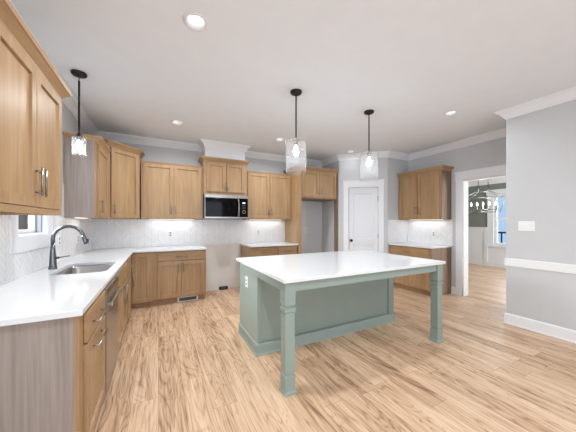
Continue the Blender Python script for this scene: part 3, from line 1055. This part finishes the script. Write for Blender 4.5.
IB = [(0, 0), (0.022, 0), (0.022, 0.012), (0.014, 0.02), (0.014, 0.100), (0.010, 0.112), (0.0, 0.118)]
sweep(bm, [(BXa - ox, BYb - oy), (BXa - ox, BYa - oy), (BXb - ox, BYa - oy), (BXb - ox, BYb - oy)], IB)
obj('base_moulding', bm, 'sage', t)
LEG = [(0.054, 0.0), (0.054, 0.012), (0.047, 0.024), (0.0445, 0.034), (0.0445, 0.122), (0.047, 0.130), (0.047, 0.142), (0.036, 0.147), (0.036, 0.158), (0.0415, 0.166),
       (0.0415, 0.624), (0.036, 0.632), (0.036, 0.642), (0.0475, 0.648), (0.0475, 0.676), (0.036, 0.682), (0.036, 0.692), (0.046, 0.699), (0.046, 0.883)]
LP = [(0.923, 1.808), (2.830, 1.808)]
for x, y in LP:
    bm = bmesh.new()
    square_stack(bm, LEG, x - ox, y - oy)
    obj('leg', bm, 'sage', t)
a0, a1 = 0.803, 0.882
part('apron', 'sage', t, ib(LP[0][0] + 0.047, LP[1][0] - 0.047, 1.775, 1.797, a0, a1))
part('apron', 'sage', t, ib(0.885, 0.907, LP[0][1] + 0.047, BYa - 0.001, a0, a1))
part('apron', 'sage', t, ib(2.846, 2.868, LP[1][1] + 0.047, BYa - 0.001, a0, a1))

# ---------------------------------------------------------------- sink and tap
t = thing('sink', 'undermount stainless steel sink set in the white worktop', 'sink', ((SX0 + SX1) / 2, (SY0 + SY1) / 2, 0.66))
bm = bmesh.new()
sx, sy = t.location.x, t.location.y
loops = []
for ins, z, r in ((-0.012, 0.2225, 0.075), (0.0, 0.2225, 0.065), (0.003, 0.20, 0.063), (0.012, 0.05, 0.06), (0.03, 0.022, 0.05), (0.06, 0.014, 0.03)):
    loops.append([bm.verts.new((x - sx, y - sy, z)) for x, y in rrect(SX0 + ins, SX1 - ins, SY0 + ins, SY1 - ins, r, 6)])
for a, b in zip(loops, loops[1:]):
    for k in range(len(a)):
        f = bm.faces.new((a[k], a[(k + 1) % len(a)], b[(k + 1) % len(a)], b[k])); f.smooth = True
bm.faces.new(loops[-1])
obj('basin', bm, 'steel', t)
bm = bmesh.new()
lathe(bm, [(0.045, 0.0145), (0.045, 0.018), (0.036, 0.018), (0.032, 0.0155), (0.006, 0.0155)], (-0.03, 0, 0), 20)
obj('drain', bm, 'slate', t)

t = thing('faucet', 'tall gooseneck pull-down faucet in dark steel behind the sink', 'faucet', (-0.885, 3.137, 0.9145))
bm = bmesh.new()
lathe(bm, [(0.034, 0), (0.034, 0.006), (0.029, 0.012), (0.028, 0.06), (0.0245, 0.12), (0.019, 0.19), (0.0165, 0.235)], (0, 0, 0), 20)
obj('base_column', bm, 'slate', t)
bm = bmesh.new()
pts = [(0, 0, 0.23)]
RA = 0.115
for k in range(0, 15):
    a = PI - k / 14 * math.radians(168)
    pts.append((RA + RA * math.cos(a), 0, 0.285 + RA * math.sin(a)))
tube(bm, pts, 0.0158, 14)
obj('neck', bm, 'slate', t)
bm = bmesh.new()
e0 = Vector(pts[-1]); dr_ = (Vector(pts[-1]) - Vector(pts[-2])).normalized()
tube(bm, [e0 - dr_ * 0.004, e0 + dr_ * 0.012, e0 + dr_ * 0.06, e0 + dr_ * 0.085], [0.0165, 0.0185, 0.020, 0.018], 14)
sh = obj('spray_head', bm, 'slate', t)
bm = bmesh.new()
pb = e0 + dr_ * 0.05
bbox(bm, pb.x + 0.015, pb.x + 0.028, pb.y - 0.008, pb.y + 0.008, pb.z - 0.014, pb.z + 0.014, bev=0.003)
obj('spray_button', bm, 'black', sh)
bm = bmesh.new()
tube(bm, [(0.02, -0.0, 0.10), (0.045, -0.0, 0.105)], 0.011, 10)
tube(bm, [(0.042, 0.0, 0.105), (0.075, 0.02, 0.108), (0.115, 0.045, 0.112)], [0.006, 0.005, 0.004], 8)
obj('lever', bm, 'slate', t)

# ---------------------------------------------------------------- microwave
MX0, MX1, MY, MZ0, MZ1 = 0.742, 1.555, 4.752, 1.432, 1.868
t = thing('microwave', 'over-the-range stainless microwave with black glass door', 'microwave', (MX0, MY, MZ0))
W_, Hh, Dd = MX1 - MX0, MZ1 - MZ0, YB - 0.010 - MY
part('body', 'slots', t, (0.0, W_, 0.022, Dd, 0.004, Hh - 0.001))
part('top_vent', 'steel', t, (0.0, W_, 0.0, 0.0215, Hh - 0.055, Hh - 0.001), bev=0.002)
part('bottom_trim', 'steel', t, (0.0, W_, 0.0, 0.0215, 0.0, 0.022), bev=0.002)
sp = W_ * 0.80
d = part('door', 'steel_d', t, (0.001, sp, 0.001, 0.0215, 0.023, Hh - 0.056))
part('door_window', 'blackglass', d, (0.016, sp - 0.002, -0.002, 0.0008, 0.030, Hh - 0.062))
bm = bmesh.new()
hp = []
for k in range(9):
    u = k / 8
    hp.append((sp - 0.03, -0.018 - 0.028 * math.sin(PI * u), 0.036 + u * (Hh - 0.105)))
tube(bm, hp, 0.013, 10)
obj('handle', bm, 'steel', d)
cp = part('control_panel', 'blackglass', t, (sp + 0.001, W_ - 0.001, 0.0, 0.0215, 0.023, Hh - 0.056))
part('display', emissive('clock_display', (0.75, 0.9, 1, 1), 0.6), cp, (sp + 0.05, sp + 0.11, -0.0015, -0.0003, 0.285, 0.305))
bm = bmesh.new()
tt = bmesh.new()
lathe(tt, [(0.034, 0), (0.034, 0.004), (0.026, 0.004), (0.026, 0.0)], (0, 0, 0), 20, False, False)
bmesh.ops.transform(tt, matrix=Matrix.Translation((sp + 0.08, 0, 0.125)) @ Matrix.Rotation(PI / 2, 4, 'X'), verts=tt.verts[:])
merge(bm, tt)
obj('button_ring', bm, 'slot', cp)
bm = bmesh.new()
for i in range(3):
    for j in range(3):
        box(bm, sp + 0.042 + 0.027 * i, sp + 0.058 + 0.027 * i, -0.0015, -0.0003, 0.185 + 0.027 * j, 0.199 + 0.027 * j)
k = obj('keypad', bm, 'slots', cp)

# ---------------------------------------------------------------- lights
def pendant(label, x, y, z_shade_bot, z_shade_top, r, group=None):
    t = thing('pendant_light', label, 'pendant light', (x, y, ZC - 0.001), 0, group)
    bm = bmesh.new(); lathe(bm, [(0.066, 0), (0.066, -0.012), (0.060, -0.024), (0.02, -0.03), (0.012, -0.045)], (0, 0, 0), 24)
    obj('canopy', bm, 'bronze', t)
    zt, zb = z_shade_top - ZC, z_shade_bot - ZC
    bm = bmesh.new(); tube(bm, [(0, 0, -0.04), (0, 0, zt + 0.01)], 0.0085, 10); obj('rod', bm, 'bronze', t)
    bm = bmesh.new()
    lathe(bm, [(0.012, zt + 0.012), (0.034, zt + 0.008), (0.034, zt - 0.006), (0.022, zt - 0.012), (0.022, zt - 0.055)], (0, 0, 0), 20)
    obj('socket', bm, 'nickel', t)
    bm = bmesh.new()
    lathe(bm, [(0.03, zt), (r - 0.008, zt), (r, zt - 0.008), (r, zb), (r - 0.004, zb), (r - 0.004, zt - 0.01), (0.03, zt - 0.005)], (0, 0, 0), 40, False, False)
    obj('glass_shade', bm, 'seeded', t)
    bm = bmesh.new()
    zb0 = zt - 0.055
    lathe(bm, [(0.013, zb0), (0.016, zb0 - 0.02), (0.032, zb0 - 0.06), (0.034, zb0 - 0.085), (0.024, zb0 - 0.112), (0.006, zb0 - 0.122)], (0, 0, 0), 16)
    obj('bulb', bm, 'bulb', t)
    return t
pendant('clear glass pendant over the left half of the island', 1.402, 2.538, 1.920, 2.290, 0.118, 'pendants over the island')
p2 = [o for o in COL.objects if o.name == 'pendant_light'][0]
dup(p2, (2.531, 2.547, ZC - 0.001), 0, 'clear glass pendant over the right half of the island, before the pantry door')
def point(name, loc, power, r=0.03, col=(0.90, 0.96, 1.0)):
    d = bpy.data.lights.new(name, 'POINT'); d.energy = power; d.shadow_soft_size = r; d.color = col
    o = bpy.data.objects.new(name, d); o.location = loc; COL.objects.link(o)
for x, y in ((1.402, 2.538), (2.531, 2.547)):
    point('pendant_glow', (x, y, 2.03), 3.0)

t = thing('pendant_light', 'small glass pendant hung over the sink between two wall cabinets', 'pendant light', (-0.707, 3.214, ZC - 0.001))
bm = bmesh.new(); lathe(bm, [(0.066, 0), (0.066, -0.014), (0.058, -0.024), (0.018, -0.028), (0.012, -0.04)], (0, 0, 0), 24); obj('canopy', bm, 'bronze', t)
bm = bmesh.new(); tube(bm, [(0, 0, -0.035), (0, 0, -0.085)], 0.0055, 8); obj('swivel', bm, 'nickel', t)
bm = bmesh.new(); tube(bm, [(0, 0, -0.08), (0, 0, -0.625)], 0.009, 10); obj('rod', bm, 'bronze', t)
bm = bmesh.new(); lathe(bm, [(0.012, -0.605), (0.018, -0.618), (0.032, -0.632), (0.034, -0.640), (0.02, -0.645), (0.02, -0.675)], (0, 0, 0), 20); obj('fitter_cap', bm, 'bronze', t)
bm = bmesh.new(); lathe(bm, [(0.03, -0.640), (0.052, -0.641), (0.058, -0.648), (0.058, -0.822), (0.054, -0.822), (0.054, -0.650), (0.03, -0.645)], (0, 0, 0), 32, False, False); obj('glass_shade', bm, 'seeded', t)
bm = bmesh.new(); lathe(bm, [(0.013, -0.675), (0.018, -0.69), (0.030, -0.725), (0.030, -0.745), (0.020, -0.768), (0.006, -0.777)], (0, 0, 0), 16); obj('bulb', bm, 'bulb', t)
point('pendant_glow', (-0.707, 3.214, 2.0), 4.0)

# recessed ceiling lights
can = None
clab = ['bright round recessed ceiling light at the top of the photo, nearest the camera', 'bright recessed ceiling light at right, between the island pendants and the near right wall',
        'dim recessed ceiling light in front of the crown at back left', 'recessed ceiling light just left of the left island pendant', 'recessed ceiling light before the crown near the pantry door, at the far right']
for i, (x, y) in enumerate(CANS):
    if can is None:
        can = thing('recessed_light', clab[0], 'ceiling light', (x, y, ZC), 0, 'recessed ceiling lights')
        bm = bmesh.new()
        lathe(bm, [(0.071, 0.075), (0.071, -0.001), (0.092, -0.001), (0.090, -0.006), (0.070, -0.007), (0.058, 0.020), (0.056, 0.075)], (0, 0, 0), 32, False, False)
        obj('trim_ring', bm, 'trim', can)
        bm = bmesh.new(); lathe(bm, [(0.0555, 0.066), (0.0555, 0.058)], (0, 0, 0), 24); obj('lens', bm, 'lens', can)
    else:
        dup(can, (x, y, ZC), 0, clab[i])
    area('can_and_fill_beam', (x, y, ZC - 0.008), (0, 0, 0), 0.09, 0.09, CAN_POWER * (1.25, 0.35, 0.95, 0.95, 0.06)[i], (0.90, 0.96, 1.0), 'DISK', math.radians(160))
for x, y in CANS_FILL:  # added fill beams, no fixtures built
    area('can_and_fill_beam', (x, y, ZC - 0.008), (0, 0, 0), 0.09, 0.09, CAN_POWER * (0.05 if x > 3 else 1.1), (0.90, 0.96, 1.0), 'DISK', math.radians(160))

# under-cabinet light bars
def bar(label, x0, x1, y0, y1, z, power):
    o = part('under_cabinet_light', 'bar', None, (x0, x1, y0, y1, z - 0.006, z - 0.0012))
    tag(o, label, 'light bar', 'under-cabinet light bars')
    area('bar_glow', ((x0 + x1) / 2, (y0 + y1) / 2, z - 0.02), (0, 0, 0), max(0.05, x1 - x0), max(0.05, y1 - y0), power, (1, 0.98, 0.95))
bar('slim light bar under the large upper left cabinet', -0.90, -0.87, 1.70, 2.40, 1.441, 2.0 * UNDER_POWER)
bar('slim light bar under the wall cabinet beyond the sink window', -0.90, -0.87, 3.90, 4.40, 1.412, 2.0 * UNDER_POWER)
bar('slim light bar under the back cabinet left of the microwave', -0.15, 0.60, 5.08, 5.11, 1.412, 3.0 * UNDER_POWER)
bar('slim light bar under the back cabinet right of the microwave', 1.70, 2.45, 5.08, 5.11, 1.412, 3.0 * UNDER_POWER)
bar('slim light bar under the cabinet on the right wall', 4.87, 4.90, 3.00, 3.70, 1.412, 3.0 * UNDER_POWER)

# ---------------------------------------------------------------- small wall fittings
def outlet(label, loc, rz, cat='wall outlet'):
    t = thing('wall_outlet', label, cat, loc, rz)
    part('cover_plate', 'plate', t, (-0.036, 0.036, -0.006, 0, -0.058, 0.058), bev=0.002)
    for z in (0.022, -0.022):
        part('socket_face', 'slot', t, (-0.017, 0.017, -0.008, -0.0055, z - 0.014, z + 0.014), bev=0.001)
    return t
o0 = outlet('white outlet on the tiles left of the range gap', (0.201, YB - 0.0085, 1.138), 0)
dup(o0, (1.93, YB - 0.0085, 1.145), 0, 'white outlet on the tiles between microwave and fridge surround')
dup(o0, (XL + 0.0085, 4.35, 1.13), R90, 'white outlet on the tiled left wall beyond the sink, near the corner')
dup(o0, (XL + 0.0085, 3.62, 1.15), R90, 'white outlet on the tiles just beyond the faucet')
dup(o0, (3.139, YB - 0.0005, 1.173), 0, 'white outlet on the grey wall inside the fridge alcove')
dup(o0, (XR - 0.0085, 3.228, 1.12), -R90, 'white outlet on the tiles over the right wall worktop')
dup(o0, (BXa - 0.0005, 2.775, 0.678), -R90, 'white outlet on the green end of the island')
t = thing('light_switch', 'white triple switch plate on the grey wall at right', 'light switch', (XN - 0.0005, 1.487, 1.307), -R90)
part('cover_plate', 'plate', t, (-0.082, 0.082, -0.007, 0, -0.062, 0.062), bev=0.002)
for k in (-1, 0, 1):
    part('rocker', 'trim', t, (k * 0.046 - 0.016, k * 0.046 + 0.016, -0.012, -0.0065, -0.033, 0.033), bev=0.002)
t = thing('floor_register', 'white vent grille in the toe kick left of the range gap', 'vent', (0.455, YF + 0.094, 0.002))
part('frame', 'trim', t, (-0.165, 0.165, -0.012, 0, 0.0, 0.012), (-0.165, 0.165, -0.012, 0, 0.068, 0.08), (-0.165, -0.14, -0.012, 0, 0.012, 0.068), (0.14, 0.165, -0.012, 0, 0.012, 0.068))
part('louvre', 'slots', t, *[(-0.14 + 0.0175 * k, -0.13 + 0.0175 * k, -0.009, -0.001, 0.012, 0.068) for k in range(16)])
t = thing('range_outlet', 'small black range receptacle at the foot of the bare wall', 'outlet', (1.17, YB - 0.006, 0.002))
part('housing', 'black', t, (-0.085, 0.085, -0.06, 0, 0.0, 0.06), bev=0.006)
part('cover', 'slots', t, (-0.05, 0.05, -0.063, -0.0595, 0.014, 0.046))

# ---------------------------------------------------------------- dining room chandelier
t = thing('chandelier', 'open-frame linear chandelier with a row of candle bulbs in the dining room', 'chandelier', (7.0, 3.31, 0))
bm = bmesh.new()
r = 0.007
tl, tw, ml, mw, bl, bw = 0.13, 0.05, 0.38, 0.16, 0.30, 0.10
zt, zm, zb = 2.10, 1.95, 1.60
for s in (-1, 1):
    tube(bm, [(s * tw, -tl, zt), (s * tw, tl, zt)], r, 6)
    tube(bm, [(s * mw, -ml, zm), (s * mw, ml, zm)], r, 6)
    tube(bm, [(s * bw, -bl, zb), (s * bw, bl, zb)], r, 6)
    tube(bm, [(-tw, s * tl, zt), (tw, s * tl, zt)], r, 6)
    tube(bm, [(-mw, s * ml, zm), (mw, s * ml, zm)], r, 6)
    tube(bm, [(-bw, s * bl, zb), (bw, s * bl, zb)], r, 6)
    for q in (-1, 1):
        tube(bm, [(s * tw, q * tl, zt), (s * mw, q * ml, zm), (s * bw, q * bl, zb)], r, 6)
obj('frame', bm, 'steel', t)
for y in (-0.105, 0.105):
    bm = bmesh.new(); tube(bm, [(0, y, zt - 0.01), (0, y, ZC - 0.03)], 0.010, 8); obj('rod', bm, 'slate', t)
bm = bmesh.new(); bbox(bm, -0.06, 0.06, -0.2, 0.2, ZC - 0.035, ZC - 0.001, bev=0.004); obj('canopy', bm, 'steel', t)
bm = bmesh.new(); tube(bm, [(0, -0.3, 1.66), (0, 0.3, 1.66)], 0.009, 8); tube(bm, [(-0.1, 0, 1.602), (0, 0, 1.66), (0.1, 0, 1.602)], 0.006, 6); obj('candle_bar', bm, 'steel', t)
for k in range(5):
    y = -0.26 + 0.13 * k
    bm = bmesh.new(); lathe(bm, [(0.012, 1.665), (0.028, 1.672), (0.011, 1.68), (0.011, 1.76)], (0, y, 0), 10); c = obj('candle', bm, 'slate', t)
    bm = bmesh.new(); lathe(bm, [(0.008, 1.76), (0.016, 1.79), (0.012, 1.82), (0.002, 1.85)], (0, y, 0), 10); obj('bulb', bm, 'bulb', c)
point('chandelier_glow', (7.0, 3.31, 1.82), 14, 0.15)

# ---------------------------------------------------------------- outside the windows
o = part('neighbour_wall', 'brick', None, (-4.2, -4.0, 4.0, 16.0, -0.5, 4.0))
tag(o, 'brown brick wall of the house next door, seen through the sink window', 'building')
t = thing('porch_railing', 'dark porch railing outside the dining room window', 'railing', (11.0, 4.2, 0))
part('top_rail', 'rail_out', t, (-0.03, 0.03, -2.0, 2.0, 0.96, 1.02))
part('bottom_rail', 'rail_out', t, (-0.025, 0.025, -2.0, 2.0, 0.12, 0.17))
for k in range(24):
    y = -1.92 + 0.167 * k
    part('baluster', 'rail_out', t, (-0.018, 0.018, y - 0.018, y + 0.018, 0.17, 0.96))
sbox('trim_14', 'slot', (9.4, 11.4, 0.5, 7.0, -0.06, 0.0))
